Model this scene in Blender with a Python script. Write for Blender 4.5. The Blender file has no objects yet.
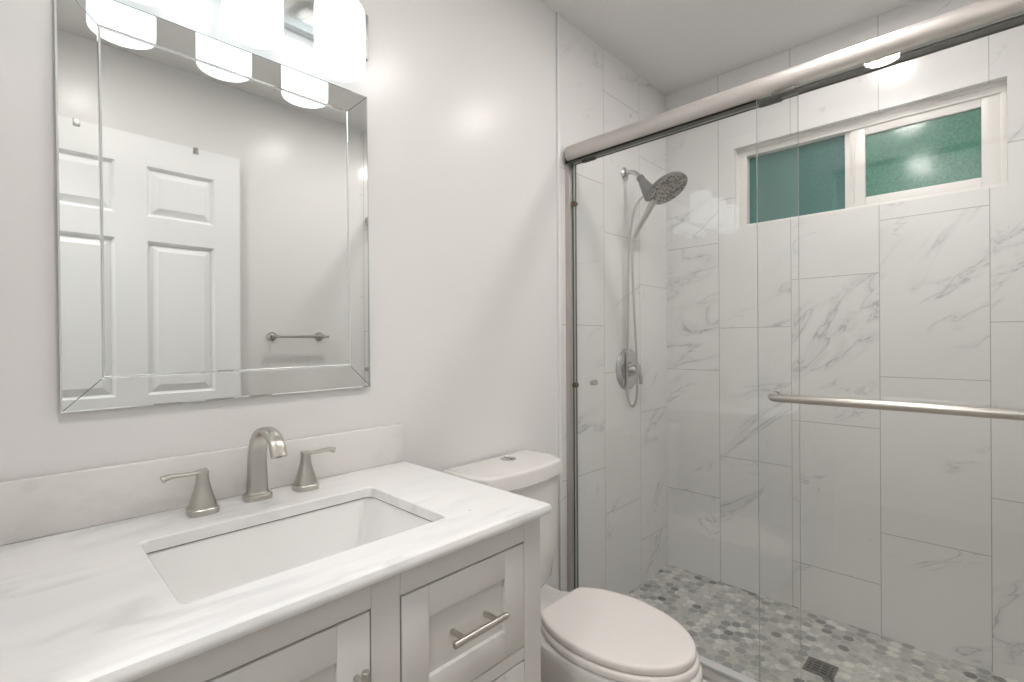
import bpy, bmesh, math, random
from mathutils import Vector, Matrix
random.seed(7)
PI = math.pi
SC = bpy.context.scene
COL = SC.collection

# ------------------------------------------------------------------ camera, world, exposure
YAW, PITCH, ROLL, FPX = 0.76757913, 0.00079487, -0.00518393, 489.1339
CAM = Vector((0.0, -1.18069, 1.15581))
_cy, _sy, _cp, _sp = math.cos(YAW), math.sin(YAW), math.cos(PITCH), math.sin(PITCH)
_F = Vector((_cy*_cp, _sy*_cp, _sp)); _r = Vector((_sy, -_cy, 0)); _u = _r.cross(_F)
_cr, _sr = math.cos(ROLL), math.sin(ROLL)
RGT = _cr*_r + _sr*_u; UPV = -_sr*_r + _cr*_u
cam_d = bpy.data.cameras.new('camera'); cam = bpy.data.objects.new('camera', cam_d); COL.objects.link(cam)
m3 = Matrix((RGT, UPV, -_F)).transposed()
cam.matrix_world = Matrix.Translation(CAM) @ m3.to_4x4()
cam_d.sensor_fit = 'HORIZONTAL'; cam_d.sensor_width = 36.0; cam_d.lens = FPX/1024*36.0; cam_d.clip_start = 0.01
SC.camera = cam
W = bpy.data.worlds.new('daylight'); SC.world = W; W.use_nodes = True
_bg = W.node_tree.nodes['Background']; _bg.inputs[0].default_value = (0.55, 0.80, 0.72, 1); _bg.inputs[1].default_value = 0.55
SC.view_settings.view_transform = 'Standard'; SC.view_settings.look = 'None'
SC.view_settings.gamma = 1.0; SC.view_settings.use_curve_mapping = False
SC.view_settings.exposure = 0.42
SHADE_L, CAN_L, HALL_FILL_L = 1.0, 105.0, 34.0        # lamp strengths (opal shades, recessed cans, added hallway fill)

def at_x(px, py, x):
    d = _F + RGT*((px-512)/FPX) - UPV*((py-341)/FPX); return CAM + d*((x-CAM.x)/d.x)

# ------------------------------------------------------------------ materials
def lin(r, g, b):
    f = lambda c: (c/255/12.92) if c/255 <= 0.04045 else ((c/255+0.055)/1.055)**2.4
    return (f(r), f(g), f(b), 1.0)

class NT:
    def __init__(s, name):
        s.m = bpy.data.materials.new(name); s.m.use_nodes = True
        s.t = s.m.node_tree; s.b = s.t.nodes['Principled BSDF']; s.out = s.t.nodes['Material Output']
    def n(s, typ, **kw):
        nd = s.t.nodes.new(typ)
        for k, v in kw.items(): setattr(nd, k, v)
        return nd
    def l(s, a, b): s.t.links.new(a, b)
    def put(s, sock, v):
        if hasattr(v, 'is_output'): s.l(v, sock)
        else: sock.default_value = v
    def math(s, op, a, b=0.0, c=None, clamp=False):
        nd = s.n('ShaderNodeMath', operation=op, use_clamp=clamp); s.put(nd.inputs[0], a); s.put(nd.inputs[1], b)
        if c is not None: s.put(nd.inputs[2], c)
        return nd.outputs[0]
    def vm(s, op, a, b=None):
        nd = s.n('ShaderNodeVectorMath', operation=op); s.put(nd.inputs[0], a)
        if b is not None: s.put(nd.inputs[1], b)
        return nd.outputs['Value'] if op in ('LENGTH', 'DOT_PRODUCT', 'DISTANCE') else nd.outputs[0]
    def scale(s, v, f):
        nd = s.n('ShaderNodeVectorMath', operation='SCALE'); s.put(nd.inputs[0], v); nd.inputs['Scale'].default_value = f; return nd.outputs[0]
    def mix(s, f, a, b):
        nd = s.n('ShaderNodeMix', data_type='RGBA'); s.put(nd.inputs[0], f); s.put(nd.inputs[6], a); s.put(nd.inputs[7], b); return nd.outputs[2]
    def rng(s, v, a, b, c=0.0, d=1.0):
        nd = s.n('ShaderNodeMapRange', interpolation_type='SMOOTHSTEP'); s.put(nd.inputs[0], v)
        for i, q in enumerate((a, b, c, d)): nd.inputs[i+1].default_value = q
        return nd.outputs[0]
    def noise(s, vec, sc, det=4, rough=0.55, dist=0.0):
        nd = s.n('ShaderNodeTexNoise'); s.put(nd.inputs['Vector'], vec); nd.inputs['Scale'].default_value = sc
        nd.inputs['Detail'].default_value = det; nd.inputs['Roughness'].default_value = rough; nd.inputs['Distortion'].default_value = dist
        return nd.outputs[0]
    def pos(s): return s.n('ShaderNodeNewGeometry').outputs['Position']
    def obj(s): return s.n('ShaderNodeTexCoord').outputs['Object']
    def xyz(s, v):
        nd = s.n('ShaderNodeSeparateXYZ'); s.put(nd.inputs[0], v); return nd.outputs
    def comb(s, x, y, z):
        nd = s.n('ShaderNodeCombineXYZ'); s.put(nd.inputs[0], x); s.put(nd.inputs[1], y); s.put(nd.inputs[2], z); return nd.outputs[0]
    def bump(s, h, strength, dist=0.002):
        nd = s.n('ShaderNodeBump'); s.put(nd.inputs['Height'], h); nd.inputs['Strength'].default_value = strength
        nd.inputs['Distance'].default_value = dist; s.l(nd.outputs[0], s.b.inputs['Normal'])

def plain(name, col, rough=0.5, metal=0.0, spec=0.5, nz=None, coat=0.0, emit=None):
    k = NT(name)
    k.b.inputs['Roughness'].default_value = rough; k.b.inputs['Metallic'].default_value = metal
    k.b.inputs['Specular IOR Level'].default_value = spec; k.b.inputs['Coat Weight'].default_value = coat
    sc, amt, bmp = nz if nz else (30, 0.02, 0.0)
    f = k.noise(k.obj(), sc, 4)
    c2 = tuple(x*(1-amt*2) for x in col[:3]) + (1,)
    k.l(k.mix(f, col, c2), k.b.inputs['Base Color'])
    if bmp: k.bump(f, bmp)
    if emit:
        k.b.inputs['Emission Color'].default_value = emit[0]; k.b.inputs['Emission Strength'].default_value = emit[1]
    return k.m

def brushed(name, col, rough=0.3, axis=(1, 1, 40)):
    k = NT(name); k.b.inputs['Metallic'].default_value = 1.0
    mp = k.n('ShaderNodeMapping'); k.l(k.obj(), mp.inputs[0]); mp.inputs['Scale'].default_value = axis
    f = k.noise(mp.outputs[0], 40, 3)
    k.l(k.mix(f, col, tuple(x*0.93 for x in col[:3])+(1,)), k.b.inputs['Base Color'])
    k.l(k.rng(f, 0.2, 0.8, rough-0.03, rough+0.04), k.b.inputs['Roughness'])
    return k.m

def veins(k, p, sc, w, thr, det=6, dist=1.2):
    """thin broken marble veins, 0..1"""
    n1 = k.noise(p, sc, det, 0.55, dist)
    v = k.math('SUBTRACT', 1.0, k.rng(k.math('ABSOLUTE', k.math('SUBTRACT', n1, 0.5)), 0.0, w))
    msk = k.rng(k.noise(k.vm('ADD', p, (7.3, 2.1, 4.4)), sc*0.9, 3), thr, thr+0.14)
    return k.math('MULTIPLY', v, msk)

H3 = 0.61/3
def tile_mat(name, axis, sign, u0, w, z0, flip=1):
    """12 x 24 inch marble-look porcelain standing on end, each column a third lower than the last"""
    k = NT(name); P = k.pos(); x, y, z = k.xyz(P)
    u = x if axis == 'x' else y
    u = k.math('MULTIPLY', u, sign)
    q = k.math('DIVIDE', k.math('SUBTRACT', u, u0), w)
    c = k.math('FLOOR', q); fu = k.math('SUBTRACT', q, c)
    zz = k.math('DIVIDE', k.math('SUBTRACT', k.math('SUBTRACT', z, z0), k.math('MULTIPLY', c, H3)), 0.61)
    r = k.math('FLOOR', zz); fz = k.math('SUBTRACT', zz, r)
    du = k.math('MULTIPLY', k.math('MINIMUM', fu, k.math('SUBTRACT', 1.0, fu)), w)
    dz = k.math('MULTIPLY', k.math('MINIMUM', fz, k.math('SUBTRACT', 1.0, fz)), 0.61)
    d = k.math('MINIMUM', du, dz)
    joint = k.math('SUBTRACT', 1.0, k.rng(d, 0.0006, 0.0018))
    wn = k.n('ShaderNodeTexWhiteNoise', noise_dimensions='3D'); k.l(k.comb(c, r, u0), wn.inputs[0])
    off = k.scale(wn.outputs['Color'], 23.0)
    p2 = k.comb(k.math('ADD', k.math('MULTIPLY', u, 1.0*flip), k.math('MULTIPLY', z, -0.55)), k.math('MULTIPLY', k.math('ADD', z, k.math('MULTIPLY', u, 0.6*flip)), 2.3), k.math('MULTIPLY', d, 0.0))
    p2 = k.vm('ADD', p2, off)
    v1 = k.math('MAXIMUM', veins(k, p2, 1.2, 0.010, 0.51), k.math('MULTIPLY', veins(k, p2, 1.2, 0.05, 0.50), 0.28))
    v2 = veins(k, k.vm('ADD', p2, (3, 9, 1)), 3.0, 0.020, 0.56, 7, 1.6)
    v3 = k.math('MULTIPLY', k.rng(k.noise(k.vm('ADD', p2, (1, 4, 8)), 1.6, 5, 0.6, 1.5), 0.58, 0.80), 0.18)
    vein = k.math('MAXIMUM', k.math('MULTIPLY', v1, 0.48), k.math('MULTIPLY', v2, 0.34))
    base = k.mix(v3, lin(234, 233, 232), lin(204, 205, 206))
    col = k.mix(vein, base, lin(118, 119, 120))
    col = k.mix(k.math('MULTIPLY', joint, 0.75), col, lin(140, 136, 128))
    k.l(col, k.b.inputs['Base Color'])
    k.l(k.mix(joint, (0.16,)*3+(1,), (0.6,)*3+(1,)), k.b.inputs['Roughness'])
    k.bump(k.math('SUBTRACT', 1.0, joint), 0.25, 0.001)
    return k.m

def hex_mat(name):
    k = NT(name); P = k.pos()
    s = 0.040
    wob = k.n('ShaderNodeTexNoise'); k.l(P, wob.inputs['Vector']); wob.inputs['Scale'].default_value = 9
    wv = k.scale(k.vm('SUBTRACT', wob.outputs['Color'], (0.5, 0.5, 0.5)), 0.016)
    p = k.vm('MULTIPLY', k.scale(k.vm('ADD', P, wv), 1/s), (1, 1, 0))
    R = (1.0, 1.7320508, 1.0); Hh = (0.5, 0.8660254, 0.0)
    def cell(v):
        nd = k.n('ShaderNodeVectorMath', operation='MODULO')
        nd2 = k.vm('SUBTRACT', v, k.vm('MULTIPLY', k.vm('FLOOR', k.vm('DIVIDE', v, R)), R))
        k.t.nodes.remove(nd)
        return k.vm('SUBTRACT', nd2, Hh)
    a = k.vm('MULTIPLY', cell(p), (1, 1, 0)); b = k.vm('MULTIPLY', cell(k.vm('SUBTRACT', p, Hh)), (1, 1, 0))
    pick = k.math('LESS_THAN', k.vm('LENGTH', a), k.vm('LENGTH', b))
    mixv = k.n('ShaderNodeMix', data_type='VECTOR'); k.l(pick, mixv.inputs[0]); k.l(b, mixv.inputs[4]); k.l(a, mixv.inputs[5])
    g = mixv.outputs[1]; cid = k.vm('SUBTRACT', p, g)
    cid = k.vm('FLOOR', k.vm('ADD', k.scale(cid, 4.0), (0.5, 0.5, 0.5)))
    ga = k.vm('ABSOLUTE', g); gx, gy, _ = k.xyz(ga)
    hd = k.math('MAXIMUM', gx, k.math('ADD', k.math('MULTIPLY', gx, 0.5), k.math('MULTIPLY', gy, 0.8660254)))
    grout = k.rng(hd, 0.415, 0.455)
    wn = k.n('ShaderNodeTexWhiteNoise', noise_dimensions='3D'); k.l(cid, wn.inputs[0])
    cr = k.n('ShaderNodeValToRGB'); k.l(wn.outputs['Value'], cr.inputs[0])
    e = cr.color_ramp.elements; e[0].position = 0.0; e[0].color = lin(104, 106, 106); e[1].position = 1.0; e[1].color = lin(232, 231, 225)
    for ps, c in ((0.03, (124, 125, 126)), (0.07, (150, 151, 150)), (0.25, (176, 176, 174)), (0.45, (212, 211, 208)), (0.62, (192, 191, 186)), (0.8, (222, 221, 215))):
        q = e.new(ps); q.color = lin(*c)
    tone = k.noise(k.vm('ADD', P, k.scale(wn.outputs['Color'], 5)), 22, 5, 0.6, 1.0)
    col = k.mix(k.rng(tone, 0.42, 0.70, 0.0, 0.65), cr.outputs[0], lin(150, 153, 153))
    col = k.mix(k.math('MULTIPLY', grout, 0.85), col, lin(198, 197, 190))
    k.l(col, k.b.inputs['Base Color']); k.b.inputs['Roughness'].default_value = 0.38
    k.bump(k.math('SUBTRACT', 1.0, grout), 0.3, 0.001)
    return k.m

def marble_mat(name, base, streak, warm):
    k = NT(name); P = k.obj()
    mp = k.n('ShaderNodeMapping'); k.l(P, mp.inputs[0]); mp.inputs['Rotation'].default_value = (0, 0, -0.35); mp.inputs['Scale'].default_value = (1.6, 5.5, 3.0)
    cl = k.noise(mp.outputs[0], 1.6, 6, 0.6, 0.8)
    st = veins(k, mp.outputs[0], 1.3, 0.06, 0.42, 6, 0.8)
    sp = k.math('SUBTRACT', 1.0, k.rng(k.noise(P, 26, 2), 0.18, 0.235))
    col = k.mix(k.rng(cl, 0.40, 0.75), base, warm)
    col = k.mix(k.math('MULTIPLY', st, 0.4), col, streak)
    col = k.mix(k.math('MULTIPLY', sp, 0.6), col, lin(150, 145, 138))
    k.l(col, k.b.inputs['Base Color']); k.b.inputs['Roughness'].default_value = 0.22
    return k.m

def glass_mat():
    k = NT('clear_glass'); t = k.t; t.nodes.remove(k.b)
    tr = k.n('ShaderNodeBsdfTransparent'); tr.inputs[0].default_value = (0.985, 0.992, 0.988, 1)
    gl = k.n('ShaderNodeBsdfGlossy'); gl.inputs['Roughness'].default_value = 0.0; gl.inputs[0].default_value = (1, 1, 1, 1)
    fr = k.n('ShaderNodeFresnel'); bf = k.n('ShaderNodeNewGeometry').outputs['Backfacing']
    k.l(k.math('ADD', 1.5, k.math('MULTIPLY', bf, 1/1.5-1.5)), fr.inputs[0])
    sm = k.rng(k.noise(k.obj(), 5, 3), 0.0, 1.0, 0.98, 1.02)
    mx = k.n('ShaderNodeMixShader'); k.l(k.math('MULTIPLY', fr.outputs[0], sm, clamp=True), mx.inputs[0]); k.l(tr.outputs[0], mx.inputs[1]); k.l(gl.outputs[0], mx.inputs[2])
    k.l(mx.outputs[0], k.out.inputs[0]); return k.m

def obscure_mat(name, col):
    k = NT(name)
    k.b.inputs['Base Color'].default_value = col; k.b.inputs['Roughness'].default_value = 0.10
    k.b.inputs['Specular IOR Level'].default_value = 0.6
    P = k.obj(); n1 = k.noise(P, 120, 4, 0.65); n2 = k.noise(P, 45, 2, 0.5)
    k.l(k.mix(k.rng(n1, 0.36, 0.64), tuple(c*1.15 for c in col[:3])+(1,), tuple(c*0.66 for c in col[:3])+(1,)), k.b.inputs['Base Color'])
    k.bump(k.math('ADD', n1, k.math('MULTIPLY', n2, 2.0)), 0.6, 0.00022)
    tl = k.n('ShaderNodeBsdfTranslucent'); tl.inputs[0].default_value = tuple(min(1, c*1.3) for c in col[:3])+(1,)
    mx = k.n('ShaderNodeMixShader'); mx.inputs[0].default_value = 0.35
    k.l(k.b.outputs[0], mx.inputs[1]); k.l(tl.outputs[0], mx.inputs[2]); k.l(mx.outputs[0], k.out.inputs[0])
    return k.m

def emit_mat(name, col, st):
    k = NT(name)
    f = k.rng(k.noise(k.obj(), 20, 2), 0, 1, 0.97, 1.03)
    k.b.inputs['Base Color'].default_value = (0.85, 0.85, 0.85, 1); k.b.inputs['Roughness'].default_value = 0.25
    k.b.inputs['Emission Color'].default_value = col; k.l(k.math('MULTIPLY', f, st), k.b.inputs['Emission Strength'])
    return k.m

def hammered_mat():
    k = NT('hammered_chrome'); k.b.inputs['Metallic'].default_value = 1; k.b.inputs['Roughness'].default_value = 0.38
    n = k.noise(k.obj(), 150, 4, 0.6); k.l(k.mix(n, lin(205, 208, 208), lin(168, 170, 168)), k.b.inputs['Base Color'])
    k.bump(n, 0.35, 0.002); return k.m

M = dict(
    paint=plain('wall_paint', lin(237, 236, 235), 0.26, spec=0.26, nz=(60, 0.01, 0.04)),
    ceil=plain('ceiling_paint', lin(236, 235, 234), 0.8, nz=(80, 0.01, 0.05)),
    tileA=tile_mat('marble_tile_end_wall', 'x', -1, -2.10, 0.303, 0.204+0.61/3),
    tileR=tile_mat('marble_tile_window_wall', 'y', -1, 0.2689+2*0.3093, 0.3093, 1.0106, -1),
    hexm=hex_mat('hexagon_mosaic'),
    floor=plain('floor_tile', lin(196, 184, 172), 0.4, nz=(6, 0.06, 0.02)),
    counter=marble_mat('white_marble', lin(242, 242, 241), lin(202, 205, 208), lin(232, 234, 236)),
    splash=marble_mat('backsplash_marble', lin(235, 233, 231), lin(212, 209, 205), lin(224, 221, 217)),
    cab=plain('painted_cabinet', lin(216, 214, 211), 0.38, nz=(50, 0.01, 0.02)),
    dark=plain('dark_backing_shade', lin(52, 50, 47), 0.6),  # dark colour for painted gap and drain shade, and the mirror backing
    rubber=plain('dark_gasket', lin(92, 92, 86), 0.5),
    bronze=plain('brown_bumper', lin(104, 88, 74), 0.45),
    ceramic=plain('white_ceramic', lin(238, 236, 233), 0.09, spec=0.5, coat=0.3),
    porcelain=plain('basin_porcelain', lin(248, 248, 247), 0.12, coat=0.3),
    plastic=plain('white_plastic_seat', lin(240, 235, 232), 0.22),
    nickel=brushed('brushed_nickel', lin(198, 195, 189), 0.3, (12, 12, 1)),
    steel=plain('satin_aluminium', lin(200, 196, 192), 0.40, metal=0.6, nz=(90, 0.02, 0)),
    chrome=plain('polished_chrome', lin(205, 205, 206), 0.10, metal=1.0),
    greyp=plain('grey_plastic', lin(116, 116, 116), 0.35),
    vinyl=plain('white_vinyl', lin(238, 235, 232), 0.35),
    trim=plain('white_metal_trim', lin(240, 242, 243), 0.2),
    doorp=plain('white_door_paint', lin(244, 245, 245), 0.35, nz=(50, 0.01, 0.02)),
    mirror=plain('mirror_silver', (0.86, 0.885, 0.875, 1), 0.0, metal=1.0, nz=(3, 0.003, 0)),
    mirror_edge=plain('bevelled_mirror_edge', lin(150, 160, 160), 0.12, metal=0.8),
    glass=glass_mat(),
    glass_edge=plain('polished_glass_edge', lin(182, 191, 187), 0.15),
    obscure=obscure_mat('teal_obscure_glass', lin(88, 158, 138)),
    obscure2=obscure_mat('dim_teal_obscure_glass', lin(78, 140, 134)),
    shade=emit_mat('opal_glass_lit', (0.88, 0.97, 1.0, 1), SHADE_L),
    can=emit_mat('recessed_lens_lit', (1.0, 0.938, 0.895, 1), CAN_L),
    can_shower=emit_mat('shower_lens_lit', (1.0, 0.955, 0.925, 1), CAN_L*0.9),
    hall_fill=emit_mat('added_hall_fill_lit', (1.0, 0.985, 0.965, 1), HALL_FILL_L),
    hammer=hammered_mat(),
)

def face_mat():
    """spray face: grey with rings of dark and amber nozzles"""
    k = NT('spray_nozzle_face'); P = k.obj()
    v = k.n('ShaderNodeTexVoronoi'); k.l(P, v.inputs['Vector']); v.inputs['Scale'].default_value = 95
    dot = k.math('SUBTRACT', 1.0, k.rng(v.outputs['Distance'], 0.38, 0.58))
    sp = k.rng(k.noise(P, 14, 2), 0.5, 0.62)
    col = k.mix(dot, lin(160, 157, 150), k.mix(sp, lin(62, 60, 57), lin(132, 104, 76)))
    k.l(col, k.b.inputs['Base Color']); k.b.inputs['Roughness'].default_value = 0.3; k.b.inputs['Metallic'].default_value = 0.4
    return k.m
M['spray'] = face_mat()

# ------------------------------------------------------------------ mesh helpers
def add_box(bm, a, b, bev=0.0, seg=2):
    r = bmesh.ops.create_cube(bm, size=1.0); vs = r['verts']
    c = [(a[i]+b[i])/2 for i in range(3)]; s = [abs(b[i]-a[i]) for i in range(3)]
    for v in vs: v.co = Vector((c[i]+v.co[i]*s[i] for i in range(3)))
    if bev:
        es = list({e for v in vs for e in v.link_edges})
        bmesh.ops.bevel(bm, geom=es, offset=bev, segments=seg, profile=0.5, affect='EDGES')
    return bm
def box(a, b, bev=0.0, seg=2): return add_box(bmesh.new(), a, b, bev, seg)

def loft(rings, close=False, cap0=True, cap1=True, bm=None):
    bm = bm or bmesh.new(); R = [[bm.verts.new(p) for p in r] for r in rings]; n = len(R[0])
    prs = list(zip(R[:-1], R[1:])) + ([(R[-1], R[0])] if close else [])
    for A, B in prs:
        for i in range(n):
            j = (i+1) % n
            try: bm.faces.new((A[i], A[j], B[j], B[i]))
            except ValueError: pass
    if not close:
        if cap0: bm.faces.new(R[0][::-1])
        if cap1: bm.faces.new(R[-1])
    bmesh.ops.recalc_face_normals(bm, faces=bm.faces[:])
    return bm

def frames(pts):
    T = []
    for i in range(len(pts)):
        a = pts[max(0, i-1)]; b = pts[min(len(pts)-1, i+1)]; T.append((b-a).normalized())
    return T
def tube(pts, rad, n=12, bm=None, up=Vector((0.31, 0.17, 0.93))):
    """sweep of circles; rad may be a list of radii or of (ra, rb)"""
    pts = [Vector(p) for p in pts]; T = frames(pts); rings = []
    N = up
    for i, p in enumerate(pts):
        t = T[i]; N = (N - t*N.dot(t)); N = N.normalized() if N.length > 1e-6 else t.orthogonal().normalized()
        B = t.cross(N); r = rad[i] if isinstance(rad, (list, tuple)) else rad
        ra, rb = r if isinstance(r, tuple) else (r, r)
        rings.append([p + N*ra*math.cos(2*PI*k/n) + B*rb*math.sin(2*PI*k/n) for k in range(n)])
    return loft(rings, bm=bm)
def smooth(pts, n=6):
    """Catmull-Rom"""
    P = [Vector(p) for p in pts]; P = [2*P[0]-P[1]] + P + [2*P[-1]-P[-2]]; out = []
    for i in range(1, len(P)-2):
        for k in range(n):
            t = k/n; a, b, c, d = P[i-1:i+3]
            out.append(0.5*((2*b)+(c-a)*t+(2*a-5*b+4*c-d)*t*t+(3*b-a-3*c+d)*t**3))
    out.append(P[-2]); return out
def lathe(org, axis, prof, n=32, bm=None):
    """prof: (distance along axis, radius)"""
    org = Vector(org); ax = Vector(axis).normalized(); N = ax.orthogonal().normalized(); B = ax.cross(N)
    rings = [[org+ax*h+(N*math.cos(2*PI*k/n)+B*math.sin(2*PI*k/n))*max(r, 1e-4) for k in range(n)] for h, r in prof]
    return loft(rings, bm=bm)
def rrect(x0, x1, y0, y1, r, z, n=5):
    out = []
    for cx, cy, a0 in ((x1-r, y1-r, 0), (x0+r, y1-r, PI/2), (x0+r, y0+r, PI), (x1-r, y0+r, 1.5*PI)):
        for k in range(n+1):
            a = a0+PI/2*k/n; out.append(Vector((cx+r*math.cos(a), cy+r*math.sin(a), z)))
    return out

def link(name, bm, mats, parent=None, sharp=32):
    me = bpy.data.meshes.new(name); 
    org = world_org(parent)
    if org.length: bmesh.ops.translate(bm, verts=bm.verts[:], vec=-org)
    bm.to_mesh(me); bm.free()
    for m in (mats if isinstance(mats, (list, tuple)) else [mats]): me.materials.append(m)
    me.polygons.foreach_set('use_smooth', [True]*len(me.polygons)); me.set_sharp_from_angle(angle=math.radians(sharp))
    o = bpy.data.objects.new(name, me); COL.objects.link(o)
    if parent: o.parent = parent
    return o
def world_org(p):
    v = Vector((0, 0, 0))
    while p: v += p.location; p = p.parent
    return v
def tag(o, label, cat, group=None, kind=None):
    o['label'] = label; o['category'] = cat
    if group: o['group'] = group
    if kind: o['kind'] = kind
    return o
def thing(name, label, cat, loc, group=None, kind=None):
    o = bpy.data.objects.new(name, None); o.empty_display_size = 0.05; COL.objects.link(o); o.location = loc
    return tag(o, label, cat, group, kind)
def struct(name, bm, m, label, cat): return tag(link(name, bm, m), label, cat, None, 'structure')

# ------------------------------------------------------------------ the room
XW, ZC, YF, XL = 2.3734, 2.4203, -1.52, -0.065
TX = 1.488                               # where the tile begins on the vanity wall
struct('floor', box((-1.3, -2.0, -0.06), (1.47, 0.6, 0.0)), M['floor'], 'beige tiled floor in front of the vanity and toilet', 'floor')
struct('floor_shower', box((1.60, YF-0.03, -0.06), (XW+0.03, 0.03, 0.0)), M['hexm'], 'shower floor of white and grey marble hexagon mosaic', 'floor')
struct('ceiling', box((-1.3, -2.0, ZC), (XW+0.12, 0.6, ZC+0.1)), M['ceil'], 'flat white painted ceiling above the shower', 'ceiling')
struct('wall_back', box((XL-0.1, 0.0, 0.0), (TX, 0.10, ZC)), M['paint'], 'white painted wall behind the mirror, vanity and toilet', 'wall')
struct('wall_shower', box((TX, -0.002, 0.0), (XW+0.11, 0.10, ZC)), M['tileA'], 'marble-look tiled shower wall carrying the shower head', 'wall')
bm = box((XW, -1.63, 0.0), (XW+0.11, -0.002, 1.68)); add_box(bm, (XW, -1.63, 2.052), (XW+0.11, -0.002, ZC))
add_box(bm, (XW, -0.341, 1.68), (XW+0.11, -0.002, 2.052)); add_box(bm, (XW, -1.63, 1.68), (XW+0.11, -1.241, 2.052))
struct('wall_right', bm, M['tileR'], 'marble-look tiled shower wall with the high window', 'wall')
struct('wall_front', box((XL-0.1, YF-0.1, 0.0), (1.47, YF, ZC)), M['paint'], 'white painted wall seen in the mirror behind the open door', 'wall')
struct('wall_shower_front', box((1.47, YF-0.1, 0.0), (XW, YF, ZC)), M['tileA'], 'tiled shower end wall opposite the shower head', 'wall')
bm = box((XL-0.1, -0.60, 0.0), (XL, 0.0, ZC)); add_box(bm, (XL-0.1, YF, 2.06), (XL, -0.60, ZC)); add_box(bm, (XL-0.1, YF, 0.0), (XL, -1.46, 2.06))
struct('wall_left', bm, M['paint'], 'white painted wall with the doorway beside the vanity', 'wall')
bm = box((-1.3, -2.0, 0), (-1.2, 0.6, ZC)); add_box(bm, (-1.2, -2.0, 0), (XL-0.1, -1.9, ZC)); add_box(bm, (-1.2, 0.5, 0), (XL-0.1, 0.6, ZC))
struct('wall_hallway', bm, M['paint'], 'white painted hallway wall beyond the doorway', 'wall')
struct('trim_1', box((1.475, -0.011, 0.0), (1.4885, 0.0, ZC), 0.003), M['trim'], 'thin white metal trim strip at the tile edge beside the toilet tank', 'trim')
bm = box((1.47, YF, 0.0), (1.60, 0.0, 0.112), 0.004)
struct('trim_2', bm, M['tileA'], 'low marble-look shower curb under the glass doors', 'curb')

# window ---------------------------------------------------------------
win = thing('window_1', 'white vinyl sliding window with teal obscure glass high above the shower', 'window', (2.41, -0.79, 1.68), kind='structure')
xf = 2.412
bm = bmesh.new()
for a, b in (((xf, -1.241, 2.016), (2.475, -0.341, 2.052)), ((xf, -1.241, 1.68), (2.475, -0.341, 1.698)),
             ((xf, -0.385, 1.698), (2.475, -0.341, 2.016)), ((xf, -1.241, 1.698), (2.475, -1.226, 2.016))): add_box(bm, a, b, 0.0015)
for a, b in (((xf-0.006, -1.241, 2.040), (xf, -0.341, 2.052)), ((xf-0.006, -0.352, 1.68), (xf, -0.341, 2.040))): add_box(bm, a, b)
link('window_frame', bm, M['vinyl'], win)
link('fixed_stile', box((2.432, -0.800, 1.69), (2.470, -0.766, 2.03), 0.003), M['vinyl'], win)
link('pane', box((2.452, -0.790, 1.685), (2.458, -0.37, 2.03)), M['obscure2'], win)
sash = bmesh.new()
for a, b in (((2.420, -1.232, 1.690), (2.446, -1.177, 2.030)), ((2.420, -0.838, 1.690), (2.446, -0.788, 2.030)),
             ((2.420, -1.177, 1.690), (2.446, -0.838, 1.733)), ((2.420, -1.177, 1.984), (2.446, -0.838, 2.030))): add_box(sash, a, b, 0.003)
so = link('sash', sash, M['vinyl'], win)
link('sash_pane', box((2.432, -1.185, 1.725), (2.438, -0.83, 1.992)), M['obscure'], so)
link('latch', box((2.412, -0.803, 1.72), (2.421, -0.797, 1.98), 0.002), M['vinyl'], so)

# open door behind the camera (seen in the mirror) ----------------------
DX0, DX1, DY0, DY1 = -0.045, 0.795, -1.487, -1.452
door = thing('door_1', 'white six-panel door standing open in the mirror reflection', 'door', (DX0, -1.47, 0.01), kind='structure')
def panel_door():
    bm = bmesh.new()
    xs = [DX0, 0.065, 0.320, 0.427, 0.686, DX1]
    zs = [0.012, 0.24, 0.83, 0.932, 1.600, 1.706, 1.923, 2.050]
    add_box(bm, (DX0, DY0, zs[0]), (DX1, DY1-0.018, zs[-1]))
    # stiles and rails
    for a, b in ((0, 1), (2, 3), (4, 5)): add_box(bm, (xs[a], DY1-0.018, zs[0]), (xs[b], DY1, zs[-1]))
    for a, b in ((0, 1), (2, 3), (4, 5), (6, 7)):
        for c, d in ((1, 2), (3, 4)): add_box(bm, (xs[c], DY1-0.018, zs[a]), (xs[d], DY1, zs[b]))
    # raised fields with sloped margins
    for c, d in ((1, 2), (3, 4)):
        for a, b in ((1, 2), (3, 4), (5, 6)):
            def rg(m, y): return [Vector((xs[c]+m, y, zs[a]+m)), Vector((xs[d]-m, y, zs[a]+m)), Vector((xs[d]-m, y, zs[b]-m)), Vector((xs[c]+m, y, zs[b]-m))]
            loft([rg(0, DY1), rg(0.003, DY1-0.003), rg(0.011, DY1-0.017), rg(0.015, DY1-0.017), rg(0.042, DY1-0.002), rg(0.046, DY1-0.002)], cap0=False, bm=bm)
    return bm
link('door_leaf', panel_door(), M['doorp'], door, 20)
0 and link('door_knob', lathe((0.735, DY1, 0.86), (0, 1, 0), [(0, 0.03), (0.006, 0.03), (0.008, 0.012), (0.03, 0.011), (0.036, 0.024), (0.052, 0.028), (0.064, 0.02), (0.066, 0.002)]), M['nickel'], door)
for z in (0.25, 1.05, 1.82):
    link('hinge', lathe((DX0-0.006, DY1-0.002, z), (0, 0, 1), [(0, 0.006), (0.09, 0.006)], 12), M['nickel'], door)
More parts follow.
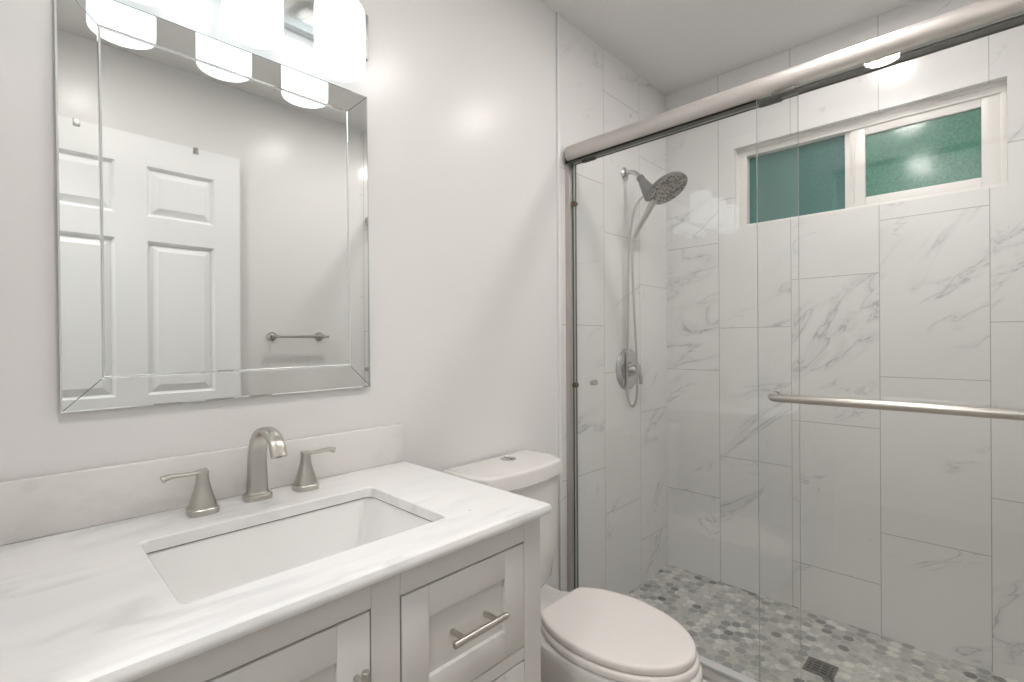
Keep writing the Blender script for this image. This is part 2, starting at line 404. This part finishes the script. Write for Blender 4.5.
def hook(x, label):
    t = thing('over_door_hook', label, 'hook', (x, DY1, 2.050), 'over-door hooks')
    bm = box((x-0.011, DY1, 2.024), (x+0.011, DY1+0.003, 2.053), 0.001); add_box(bm, (x-0.011, DY0-0.003, 2.050), (x+0.011, DY1+0.003, 2.053), 0.001)
    add_box(bm, (x-0.011, DY0-0.003, 1.93), (x+0.011, DY0, 2.053), 0.001)
    link('strap', bm, M['nickel'], t)
    link('hook_arm', tube(smooth([(x, DY0-0.003, 1.945), (x, DY0-0.012, 1.935), (x, DY0-0.024, 1.94), (x, DY0-0.027, 1.955)], 4), 0.003, 8), M['nickel'], t)
hook(0.200, 'small silver hook clipped over the hinge end of the white door top, in the mirror')
hook(0.611, 'small silver hook clipped over the white door top near its free corner, in the mirror')

# towel bar on the wall behind -----------------------------------------
tb = thing('towel_bar', 'short brushed nickel towel bar on the white wall in the mirror', 'towel bar', (1.08, YF, 1.19))
for x in (0.965, 1.215):
    link('post', lathe((x, YF, 1.188), (0, 1, 0), [(0, 0.025), (0.006, 0.025), (0.010, 0.012), (0.05, 0.010), (0.066, 0.011), (0.070, 0.008)], 20), M['nickel'], tb)
link('rail', tube([(0.945, YF+0.06, 1.188), (1.245, YF+0.06, 1.188)], 0.008, 14), M['nickel'], tb)

# ------------------------------------------------------------------ vanity
CZ = 0.825; CT = 0.8035; CFY = -0.528
VX0, VX1 = -0.055, 0.757
van = thing('vanity_cabinet', 'pale grey painted shaker vanity cabinet under the marble countertop', 'cabinet', (0.35, -0.27, 0))
bm = box((VX0, CFY+0.02, 0.10), (VX0+0.018, -0.01, CT)); add_box(bm, (VX1-0.018, CFY+0.02, 0.10), (VX1, -0.01, CT)); add_box(bm, (VX0, -0.02, 0.10), (VX1, -0.005, 0.60))
add_box(bm, (VX0, CFY+0.02, 0.10), (VX1, -0.01, 0.118)); add_box(bm, (VX0+0.02, CFY+0.08, 0.0), (VX1-0.02, CFY+0.095, 0.10)); add_box(bm, (VX0, CFY+0.02, 0.0), (VX0+0.018, -0.01, 0.10)); add_box(bm, (VX1-0.018, CFY+0.02, 0.0), (VX1, -0.01, 0.10))
link('cabinet_body', bm, M['cab'], van)
# face frame around the openings
ff = bmesh.new()
for a, b in (((VX0, 0.0), (-0.002, CT)), ((0.374, 0.0), (0.424, CT)), ((0.7075, 0.0), (VX1, CT)), ((-0.002, 0.762), (0.374, CT)), ((0.424, 0.762), (0.7075, CT)),
             ((-0.002, 0.06), (0.374, 0.118)), ((0.424, 0.06), (0.7075, 0.118)), ((0.424, 0.531), (0.7075, 0.556)), ((0.424, 0.320), (0.7075, 0.345))):
    add_box(ff, (a[0], CFY, a[1]), (b[0], CFY+0.02, b[1]), 0.0012, 1)
link('face_frame', ff, M['cab'], van)
link('gap_shade_sheet', box((VX0+0.02, CFY+0.024, 0.12), (VX1-0.02, CFY+0.028, CT-0.004)), M['dark'], van)['label'] = 'dark sheet standing in for shade in the gaps around the drawers and door'  # dark sheet colours in the shade seen through the gaps
def shaker(x0, x1, z0, z1, rail=0.051, rec=0.008):
    bm = bmesh.new(); y = CFY-0.001; yb = CFY+0.018; e = 0.0011
    for a, c in (((x0, z0), (x0+rail, z1)), ((x1-rail, z0), (x1, z1)), ((x0+rail, z1-rail), (x1-rail, z1)), ((x0+rail, z0), (x1-rail, z0+rail))):
        add_box(bm, (a[0], y, a[1]), (c[0], yb, c[1]), e, 2)
    add_box(bm, (x0+rail-0.004, y+rec, z0+rail-0.004), (x1-rail+0.004, yb-0.003, z1-rail+0.004))
    return bm
g = 0.0025
drs = []
for z0, z1 in ((0.556, 0.762), (0.345, 0.531), (0.118, 0.320)):
    d = link('drawer', shaker(0.424+g, 0.7075-g, z0+g, z1-g), M['cab'], van)
    zc = 0.659 if z0 > 0.5 else (z0+z1)/2
    hd = link('handle', tube([(0.508, -0.556, zc), (0.509, -0.556, zc), (0.631, -0.556, zc), (0.632, -0.556, zc)], [0.0052, 0.006, 0.006, 0.0052], 14), M['nickel'], d)
    hd['label'] = 'brushed nickel bar handle'
    for x in (0.532, 0.608): link('handle_post', tube([(x, CFY+0.008, zc), (x, -0.556, zc)], 0.0048, 12), M['nickel'], d)
d = link('door', shaker(-0.002+g, 0.374-g, 0.118+g, 0.762-g), M['cab'], van)
hx = 0.349
hd = link('handle', tube([(hx, -0.556, 0.575), (hx, -0.556, 0.576), (hx, -0.556, 0.694), (hx, -0.556, 0.695)], [0.0052, 0.006, 0.006, 0.0052], 14), M['nickel'], d)
hd['label'] = 'upright brushed nickel bar handle'
for z in (0.597, 0.673): link('handle_post', tube([(hx, CFY-0.001, z), (hx, -0.556, z)], 0.0048, 12), M['nickel'], d)
link('side_clip', box((VX1, -0.522, 0.708), (VX1+0.0035, -0.512, 0.728), 0.001), M['bronze'], van)['label'] = 'small dark metal clip on the side'

SX0, SX1, SY0, SY1 = 0.154, 0.580, -0.449, -0.168
def ring_outer(m, z): return rrect(VX0-0.003+m, 0.777-m, -0.545+m, -0.002-m*0.2, 0.006, z, 6)
def ring_inner(m, z): return rrect(SX0-m, SX1+m, SY0-m, SY1+m, 0.016, z, 6)
bm = loft([ring_outer(0.007, CT), ring_outer(0.002, CT+0.002), ring_outer(0.0, CT+0.006), ring_outer(0.0, CZ-0.009), ring_outer(0.0026, CZ-0.0026), ring_outer(0.009, CZ), ring_outer(0.0125, CZ),
           ring_inner(0.006, CZ), ring_inner(0.002, CZ), ring_inner(0.0, CZ-0.002), ring_inner(0.0, CT)], close=True)
tag(link('countertop', bm, M['counter'], None, 40), 'white marble countertop with soft grey streaks on the vanity', 'countertop')
tag(link('backsplash', box((VX0-0.003, -0.022, CZ), (0.766, -0.002, 0.928), 0.003), M['splash']), 'low off-white marble backsplash along the wall behind the faucet', 'backsplash')
# basin
def rb(m, z, r=0.02): return rrect(SX0+m, SX1-m, SY0+m, SY1-m, r, z, 6)
bm = loft([rb(0.06, 0.655, 0.03), rb(0.012, 0.70, 0.03), rb(-0.022, CT-0.012, 0.02), rb(-0.022, CT-0.002, 0.02), rb(-0.003, CT-0.002, 0.016), rb(-0.001, CT-0.012, 0.018),
           rb(0.010, 0.715, 0.03), rb(0.022, 0.692, 0.04), rb(0.045, 0.678, 0.05), rb(0.09, 0.672, 0.04)])
sk = thing('sink_basin', 'rectangular white undermount sink basin in the marble countertop', 'sink', (0.367, -0.308, 0.66))
link('basin', bm, M['porcelain'], sk, 45)
link('drain', lathe((0.367, -0.30, 0.672), (0, 0, 1), [(0, 0.022), (0.003, 0.022), (0.004, 0.016), (0.002, 0.012), (0.002, 0.002)], 24), M['nickel'], sk)
link('seal_line', loft([rrect(SX0-0.008, SX1+0.008, SY0-0.008, SY1+0.008, 0.016, CT-0.002, 6), rrect(SX0-0.008, SX1+0.008, SY0-0.008, SY1+0.008, 0.016, CT, 6),
      rrect(SX0-0.001, SX1+0.001, SY0-0.001, SY1+0.001, 0.016, CT, 6), rrect(SX0-0.001, SX1+0.001, SY0-0.001, SY1+0.001, 0.016, CT-0.002, 6)], close=True), M['bronze'], sk)

# faucet ---------------------------------------------------------------
def squircle(c, N, B, a, b, n=20, e=3.2):
    out = []
    for k in range(n):
        t = 2*PI*k/n; ct, st = math.cos(t), math.sin(t)
        out.append(c + N*a*math.copysign(abs(ct)**(2/e), ct) + B*b*math.copysign(abs(st)**(2/e), st))
    return out
X, Y, Z = Vector((1, 0, 0)), Vector((0, 1, 0)), Vector((0, 0, 1))
sp = thing('faucet_spout', 'arched brushed nickel faucet spout behind the sink', 'faucet', (0.372, -0.066, CZ))
fc = Vector((0.372, -0.066, CZ))
link('foot', loft([squircle(fc+Z*h, X, Y, a, b) for h, a, b in ((0, 0.0275, 0.0245), (0.009, 0.0275, 0.0245), (0.0112, 0.0262, 0.0232), (0.0122, 0.0225, 0.0195), (0.016, 0.0208, 0.0175))]), M['nickel'], sp, 28)
path = smooth([(0.372, -0.066, 0.839), (0.372, -0.0655, 0.875), (0.372, -0.066, 0.915), (0.372, -0.0745, 0.948), (0.372, -0.098, 0.971), (0.372, -0.134, 0.9745), (0.372, -0.169, 0.960), (0.372, -0.187, 0.932)], 6)
T = frames(path); rings = []
for i, p_ in enumerate(path):
    f = i/(len(path)-1); t = T[i]; N = X; B = t.cross(N)
    a = 0.0205*(1-f)+0.0155*f if f < 0.5 else 0.018+0.0 * f - (f-0.5)*0.004
    b = 0.0170-0.0100*min(1, f*2.0)
    a = 0.0205 - 0.0050*min(1, f*1.6)
    rings.append(squircle(p_, N, B, a, b, 20, 2.8))
link('spout', loft(rings), M['nickel'], sp, 50)
link('aerator', lathe(path[-1], T[-1], [(-0.002, 0.0055), (0.0006, 0.0055), (0.0006, 0.002)], 16), M['greyp'], sp)
def lever(x, y, s, label):
    c = Vector((x, y, CZ)); t = thing('sink_tap', label, 'tap', c, 'lever taps beside the spout')
    link('foot', loft([squircle(c+Z*h, X, Y, a, a) for h, a in ((0, 0.0265), (0.010, 0.0265), (0.0118, 0.0252), (0.0125, 0.0232), (0.014, 0.0228))]), M['nickel'], t, 28)
    link('column', loft([squircle(c+Z*h, X, Y, a, a*0.96, 20, 2.6) for h, a in ((0.014, 0.0238), (0.016, 0.0236), (0.030, 0.0190), (0.045, 0.0148), (0.060, 0.0118), (0.074, 0.0106), (0.080, 0.0112), (0.0835, 0.0100))]), M['nickel'], t, 50)
    pth = smooth([(x-s*0.008, y, CZ+0.0805), (x+s*0.004, y, CZ+0.0800), (x+s*0.022, y, CZ+0.0790), (x+s*0.044, y, CZ+0.0800), (x+s*0.057, y, CZ+0.0795), (x+s*0.066, y, CZ+0.0770)], 5)
    Tt = frames(pth); rg = []
    for i, p_ in enumerate(pth):
        f = i/(len(pth)-1); B = Tt[i].cross(Y)
        rg.append(squircle(p_, Y, B, 0.0098-0.003*math.sin(f*PI)**2+0.0012*f, 0.0046-0.0014*math.sin(f*PI)+0.0022*f*f, 16, 2.6))
    link('lever', loft(rg), M['nickel'], t, 50)
lever(0.267, -0.081, -1, 'brushed nickel lever handle pointing away from the spout toward the doorway side of the sink')
lever(0.472, -0.073, 1, 'brushed nickel lever handle of the sink pointing toward the toilet')

# mirror ---------------------------------------------------------------
MX0, MX1, MZ0, MZ1 = 0.064, 0.668, 1.036, 1.800
mc = Vector(((MX0+MX1)/2, 0, (MZ0+MZ1)/2))
mir = thing('wall_mirror', 'rectangular mirror framed by mirrored border strips above the vanity', 'mirror', mc)
w_ = 0.059; yi, yo = -0.0145, -0.0145
def mr(m, y): return [Vector((MX0+m, y, MZ0+m)), Vector((MX1-m, y, MZ0+m)), Vector((MX1-m, y, MZ1-m)), Vector((MX0+m, y, MZ1-m))]
link('backing', box((MX0+0.004, -0.0085, MZ0+0.004), (MX1-0.004, -0.0005, MZ1-0.004)), M['dark'], mir)
link('glass', loft([mr(w_, -0.009), mr(w_, -0.0127), mr(w_+0.0030, yi), ]), M['mirror'], mir, 1)
A0, A1, A2, A3, A4 = mr(0, -0.009), mr(0, yo+0.002), mr(0.0030, yo), mr(w_-0.0024, yi), mr(w_-0.0002, -0.0122)
A5 = mr(w_-0.0002, -0.009)
for i in range(4):
    j = (i+1) % 4
    bm = bmesh.new(); R = [[bm.verts.new(r[i]), bm.verts.new(r[j])] for r in (A0, A1, A2, A3, A4, A5)]
    mid = [[None]]
    for k in range(5): bm.faces.new((R[k][0], R[k][1], R[k+1][1], R[k+1][0]))
    bm.faces.new((R[5][0], R[5][1], R[0][1], R[0][0]))
    bm.faces.new([q[0] for q in R]); bm.faces.new([q[1] for q in R][::-1])
    bmesh.ops.recalc_face_normals(bm, faces=bm.faces[:])
    link('border_strip', bm, M['mirror'], mir, 1)
# the fine silver mitre lines
for cxy in range(4):
    a, b = A2[cxy], A3[cxy]
    link('mitre_line', tube([a, b], 0.0009, 6), M['mirror_edge'], mir)
mir.rotation_euler = (0, math.radians(-0.45), 0)

# vanity light ---------------------------------------------------------
vl = thing('vanity_light', 'three-lamp vanity light with white opal cylinder shades above the mirror', 'light', (0.366, 0, 1.95))
link('backplate', box((0.085, -0.026, 1.893), (0.664, -0.001, 2.012), 0.004), M['hammer'], vl)
SY = -0.110
for x in (0.168, 0.3545, 0.541):
    link('arm', tube(smooth([(x, -0.026, 1.955), (x, -0.045, 1.972), (x, -0.075, 1.985), (x, SY, 1.975), (x, SY, 1.955)], 5), 0.008, 12), M['chrome'], vl)
    link('socket_cup', lathe((x, SY, 1.925), (0, 0, 1), [(0, 0.03), (0.02, 0.028), (0.034, 0.016), (0.036, 0.004)], 24), M['chrome'], vl)
    s = link('shade', lathe((x, SY, 1.786), (0, 0, 1), [(0.004, 0.004), (0.004, 0.046), (0.0, 0.050), (0.001, 0.0545), (0.006, 0.0560), (0.138, 0.0560), (0.147, 0.052), (0.150, 0.041), (0.150, 0.003)], 40), M['shade'], vl, 40)
    s['label'] = 'lit white opal glass cylinder shade'

# recessed lights ------------------------------------------------------
def can(x, y, label, mat='can'):
    t = thing('recessed_light', label, 'ceiling light', (x, y, ZC), 'recessed ceiling lights')
    link('trim_ring', lathe((x, y, ZC), (0, 0, -1), [(-0.001, 0.085), (0.004, 0.085), (0.008, 0.078), (0.008, 0.066), (0.002, 0.064), (-0.001, 0.064)], 32), M['vinyl'], t)
    link('lens', lathe((x, y, ZC-0.001), (0, 0, -1), [(0.0, 0.064), (0.003, 0.064), (0.004, 0.002)], 32), M[mat], t)
can(0.27, -0.855, 'round recessed ceiling light above the floor in front of the vanity')
can(1.22, -0.87, 'round recessed ceiling light in front of the toilet')
can(1.86, -0.88, 'round recessed ceiling light over the shower floor', 'can_shower')

hl = thing('added_hall_fill_lamp', 'added unseen fill lamp on the hallway ceiling beyond the doorway', 'ceiling light', (-0.68, -1.0, ZC))  # lamp added out of view behind the camera as frontal fill
link('base', lathe((-0.68, -1.0, ZC), (0, 0, -1), [(-0.001, 0.17), (0.02, 0.17), (0.022, 0.16), (0.022, 0.002)], 40), M['vinyl'], hl)
link('diffuser', lathe((-0.68, -1.0, ZC), (0, 0, -1), [(0.022, 0.155), (0.04, 0.15), (0.06, 0.125), (0.072, 0.08), (0.077, 0.002)], 40), M['hall_fill'], hl)

# ------------------------------------------------------------------ toilet
TCX = 1.105
tl = thing('toilet', 'white elongated toilet with closed lid between the vanity and the shower', 'toilet', (TCX, -0.35, 0))
def egg(cx, yc, a, bf, bb, z, ycut=None, n=48):
    out = []
    for k in range(n):
        t = 2*PI*k/n; x = cx+a*math.cos(t); s = math.sin(t); y = yc - (bf if s < 0 else bb)*(-s if s < 0 else -s)
        y = yc + (bb*s if s > 0 else bf*s)
        if ycut is not None: y = min(y, ycut)
        out.append(Vector((x, y, z)))
    return out
prof = [(0.0, 0.118, -0.36, 0.205, 0.20), (0.02, 0.120, -0.36, 0.210, 0.20), (0.10, 0.112, -0.36, 0.195, 0.20), (0.18, 0.115, -0.38, 0.20, 0.22), (0.26, 0.138, -0.41, 0.235, 0.24), (0.32, 0.153, -0.435, 0.258, 0.27), (0.355, 0.158, -0.445, 0.262, 0.28), (0.372, 0.157, -0.445, 0.261, 0.28), (0.378, 0.152, -0.445, 0.256, 0.275)]
link('bowl', loft([egg(TCX, yc, a, bf, bb, z) for z, a, yc, bf, bb in prof]), M['ceramic'], tl, 60)
link('rear_deck', loft([rrect(TCX-0.105+m, TCX+0.105-m, -0.31+m, -0.012, 0.03, z) for z, m in ((0.20, 0.02), (0.30, 0.01), (0.365, 0.0), (0.374, 0.004), (0.377, 0.010))]), M['ceramic'], tl, 50)
def lidring(m, z, bf=0.222): return egg(TCX-0.002, -0.470, 0.150-m, bf-m, 0.208-m*0.6, z, -0.300-m)
link('seat', loft([egg(TCX-0.002, -0.468, a, bf, 0.205, z, -0.30) for z, a, bf in ((0.380, 0.150, 0.226), (0.382, 0.155, 0.231), (0.392, 0.156, 0.232), (0.397, 0.153, 0.229), (0.399, 0.149, 0.225))]), M['plastic'], tl, 60)
link('lid', loft([lidring(m, z) for z, m in ((0.400, 0.003), (0.402, 0.0), (0.414, 0.0), (0.4180, 0.0018), (0.4202, 0.006), (0.4212, 0.018), (0.423, 0.07), (0.4235, 0.13))]), M['plastic'], tl, 60)
for s in (-1, 1): link('hinge', lathe((TCX+s*0.050, -0.284, 0.376), (0, 0, 1), [(0, 0.014), (0.016, 0.013), (0.019, 0.009), (0.020, 0.001)], 20), M['plastic'], tl)
def dring(hw, yb, yf, bow, z, n=16):
    out = [Vector((TCX-0.004+hw, yb, z)), Vector((TCX-0.004-hw, yb, z))]
    r = 0.03
    pts = []
    for k in range(n+1):
        t = k/n; x = -hw + 2*hw*t; e = abs(2*t-1)
        y = yf - bow*(1-e**2.2) + (max(0, e-0.86)/0.14)**2*0.045
        pts.append(Vector((TCX-0.004+x, y, z)))
    return out + pts
link('tank', loft([dring(hw, -0.020, yf, 0.03, z) for z, hw, yf in ((0.377, 0.150, -0.145), (0.39, 0.162, -0.150), (0.50, 0.172, -0.158), (0.62, 0.179, -0.163), (0.726, 0.183, -0.166))]), M['ceramic'], tl, 45)
link('tank_lid', loft([dring(0.191-m, -0.012-m*0.3, -0.176+m, 0.032, z) for z, m in ((0.724, 0.003), (0.7265, 0.0), (0.764, 0.0), (0.7682, 0.0015), (0.7708, 0.0045), (0.772, 0.009), (0.7722, 0.016))]), M['ceramic'], tl, 40)
fb = link('flush_button', lathe((TCX+0.034, -0.062, 0.771), (0, 0, 1), [(0, 0.026), (0.003, 0.026), (0.004, 0.022), (0.0035, 0.021), (0.005, 0.019), (0.0055, 0.002)], 28), M['chrome'], tl)
fb['label'] = 'round chrome dual flush button'
link('button_split', box((TCX+0.033, -0.082, 0.7755), (TCX+0.035, -0.042, 0.7772)), M['greyp'], fb)

# ------------------------------------------------------------------ shower enclosure
HX, HZ, HR = 1.530, 1.883, 0.0315
sf = thing('shower_door_frame', 'satin nickel shower door frame with round header rail and wall jamb', 'door frame', (HX, -0.76, 0.112))
def hprof(y):
    out = []
    for k in range(28):
        t = 2*PI*k/28; out.append(Vector((HX+HR*0.95*math.cos(t), y, HZ+HR*math.sin(t))))
    return out
link('header_rail', loft([hprof(-0.020), hprof(YF+0.004)]), M['steel'], sf, 40)
bm = bmesh.new()
for x0, x1 in ((HX-0.012, HX-0.009), (HX+0.024, HX+0.027)): add_box(bm, (x0, YF+0.004, HZ-0.037), (x1, -0.008, HZ-0.012))
add_box(bm, (HX-0.012, YF+0.004, HZ-0.034), (HX+0.027, -0.008, HZ-0.027))
link('roller_track', bm, M['rubber'], sf)['label'] = 'dark roller track under the header'
bm = box((1.5260, -0.020, 0.112), (1.5300, -0.0015, 1.866), 0.0008); add_box(bm, (1.5300, -0.020, 0.112), (1.5480, -0.0165, 1.866), 0.0008); add_box(bm, (1.5300, -0.005, 0.112), (1.5750, -0.0015, 1.866), 0.0008)
link('side_jamb', bm, M['steel'], sf)
link('jamb_gasket_shade', box((1.5485, -0.0215, 0.125), (1.5740, -0.0055, 1.866), 0.0008), M['rubber'], sf)['label'] = 'dark seal strip with the shade inside the jamb in its colour'  # seal strip, its dark colour also painting the shadow inside the channel
for z in (0.984, 1.693):
    bp = link('bumper', lathe((1.540, -0.030, z), (1, 0.0, 0), [(-0.002, 0.002), (0, 0.010), (0.018, 0.010), (0.022, 0.006), (0.024, 0.001)], 14), M['bronze'], sf)
bm = box((1.490, YF+0.004, 0.112), (1.5540, -0.002, 0.1165), 0.001); add_box(bm, (1.490, YF+0.004, 0.1165), (1.4935, -0.002, 0.126), 0.0008)
link('bottom_track', bm, M['steel'], sf)
def glass_panel(x, y0, y1, label):
    t = thing('shower_door_panel', label, 'glass door', (x, (y0+y1)/2, 0.122), 'sliding shower glass panels')
    bm = box((x-0.004, y1, 0.122), (x+0.004, y0, 1.8480))
    for f in bm.faces:
        f.material_index = 0 if abs(f.normal.x) > 0.9 else 1
    link('glass', bm, [M['glass'], M['glass_edge']], t)
    for y in (y0-0.07, y1+0.07):
        bm = box((x-0.006, y-0.03, 1.840), (x+0.006, y+0.03, 1.8505), 0.002); link('hanger', bm, M['rubber'], t)
    return t
pa = glass_panel(1.546, -0.031, -0.808, 'clear glass shower door panel on the side of the shower head')
k_ = link('knob', lathe((1.550, -0.106, 0.996), (1, 0, 0), [(0, 0.009), (0.004, 0.009), (0.005, 0.006), (0.016, 0.006), (0.017, 0.010), (0.026, 0.0105), (0.028, 0.008), (0.0285, 0.001)], 16), M['nickel'], pa)
k_['label'] = 'small metal knob inside the glass'
pb = glass_panel(1.506, -0.712, -1.487, 'clear glass shower door panel carrying the long towel bar')
BX, BZ = 1.452, 0.999
bar = link('towel_bar', tube(smooth([(1.502, -0.757, BZ), (1.484, -0.757, BZ), (1.468, -0.761, BZ), (1.456, -0.772, BZ), (BX, -0.79, BZ)], 4)[:-1] + [Vector((BX, -0.79, BZ)), Vector((BX, -1.10, BZ)), Vector((BX, -1.41, BZ))] + smooth([(BX, -1.412, BZ), (1.456, -1.430, BZ), (1.468, -1.441, BZ), (1.484, -1.445, BZ), (1.502, -1.445, BZ)], 4)[1:], 0.0112, 16), M['nickel'], pb)
bar['label'] = 'long brushed nickel towel bar'
for y in (-0.757, -1.445):
    link('bar_cap', lathe((1.510, y, BZ), (1, 0, 0), [(0, 0.012), (0.004, 0.012), (0.006, 0.009), (0.0062, 0.001)], 16), M['chrome'], pb)

# shower head ----------------------------------------------------------
SHX = 1.966
sh = thing('handheld_shower', 'round grey shower head with hand shower and metal hose on the tiled wall', 'shower', (SHX, -0.002, 1.918))
link('flange', lathe((SHX, -0.002, 1.917), (0, -1, 0), [(0, 0.030), (0.004, 0.030), (0.010, 0.022), (0.014, 0.013), (0.0145, 0.002)], 28), M['chrome'], sh)
pts = [at_x(624, 174, SHX), at_x(629, 172, SHX), at_x(634.5, 173, SHX), at_x(640, 177, SHX)]
pts[0].y = -0.01
link('arm', tube(smooth(pts, 6), 0.0105, 14), M['chrome'], sh)
b0, b1 = at_x(639.5, 176.5, SHX), at_x(652, 196, SHX)
dv = (b1-b0)
link('diverter', lathe(b0, dv, [(0, 0.012), (0.004, 0.017), (0.03, 0.017), (0.034, 0.020), (0.05, 0.022), (dv.length*0.72, 0.030), (dv.length, 0.034)], 24), M['greyp'], sh)
HC = at_x(668, 189.5, SHX); HN = Vector((-0.10, -0.52, -0.85)).normalized()
HRAD = 0.088
link('rain_disc', lathe(HC - HN*0.018, HN, [(-0.012, 0.02), (-0.006, 0.05), (0.004, HRAD*0.97), (0.012, HRAD), (0.017, HRAD), (0.019, HRAD*0.97), (0.0185, 0.01)], 40), M['greyp'], sh, 40)
link('spray_face', lathe(HC - HN*0.002, HN, [(0.0, HRAD*0.955), (0.004, HRAD*0.94), (0.005, 0.002)], 40), M['spray'], sh, 40)
h0, h1, h2 = at_x(654.5, 200, SHX-0.012), at_x(638.6, 228, SHX-0.012), at_x(634.7, 237.5, SHX-0.012)
link('hand_shower', tube([h0, h0+(h1-h0)*0.3, h1, h1+(h1-h0)*0.01, h1+(h1-h0)*0.03, h2], [0.0145, 0.0135, 0.0115, 0.0095, 0.0105, 0.0075], 16), M['nickel'], sh, 40)
hp = [at_x(x, y, SHX-dx) for x, y, dx in ((648, 193.5, 0.01), (644, 196, 0.012), (638, 202, 0.014), (634, 211, 0.016), (630.8, 229, 0.018), (629, 247, 0.02), (627.8, 300, 0.02), (627.4, 350, 0.02), (627.2, 385, 0.02), (629, 401, 0.02), (632.8, 406.5, 0.02), (636, 400, 0.016), (637.3, 385, 0.014), (636.8, 360, 0.013), (634.8, 320, 0.012), (632.5, 270, 0.012), (633.2, 248, 0.012), (634.7, 237.5, 0.012))]
link('hose', tube(smooth(hp, 5), 0.0053, 10), M['nickel'], sh, 60)
# valve
vv = thing('shower_valve', 'round chrome shower valve with lever on the tiled wall below the shower head', 'shower valve', (1.979, -0.002, 1.026))
vc = (1.979, -0.002, 1.026)
link('escutcheon', lathe(vc, (0, -1, 0), [(0, 0.096), (0.004, 0.096), (0.012, 0.086), (0.016, 0.070), (0.014, 0.055), (0.016, 0.036), (0.0165, 0.002)], 40), M['chrome'], vv, 50)
link('hub', lathe((1.979, -0.018, 1.026), (0, -1, 0), [(0, 0.034), (0.010, 0.031), (0.034, 0.026), (0.046, 0.021), (0.050, 0.012), (0.051, 0.001)], 28), M['chrome'], vv, 50)
link('lever', tube(smooth([(1.979, -0.052, 1.030), (1.984, -0.062, 1.010), (1.992, -0.066, 0.985), (2.000, -0.062, 0.962)], 5), [(0.011-0.0002*i, 0.008) for i in range(16)], 12), M['chrome'], vv, 60)
# drain
dr = thing('shower_drain', 'square metal grid drain set in the mosaic shower floor', 'drain', (1.985, -0.757, 0.0))
bm = bmesh.new(); a, c = 0.046, (1.985, -0.762)
for q in ((-a, -a, a, -a+0.008), (-a, a-0.008, a, a), (-a, -a, -a+0.008, a), (a-0.008, -a, a, a)): add_box(bm, (c[0]+q[0], c[1]+q[1], 0.0005), (c[0]+q[2], c[1]+q[3], 0.0045), 0.0008, 1)
for i in range(5):
    x = -0.032+i*0.016; add_box(bm, (c[0]+x-0.0035, c[1]-a+0.004, 0.0005), (c[0]+x+0.0035, c[1]+a-0.004, 0.0038))
for i in range(3):
    y = -0.026+i*0.026; add_box(bm, (c[0]-a+0.004, c[1]+y-0.003, 0.0005), (c[0]+a-0.004, c[1]+y+0.003, 0.0038))
link('grate', bm, M['greyp'], dr)
link('drain_shade_sheet', box((c[0]-a+0.002, c[1]-a+0.002, 0.0001), (c[0]+a-0.002, c[1]+a-0.002, 0.0010)), M['dark'], dr)  # flat dark sheet painting the shade below the grate
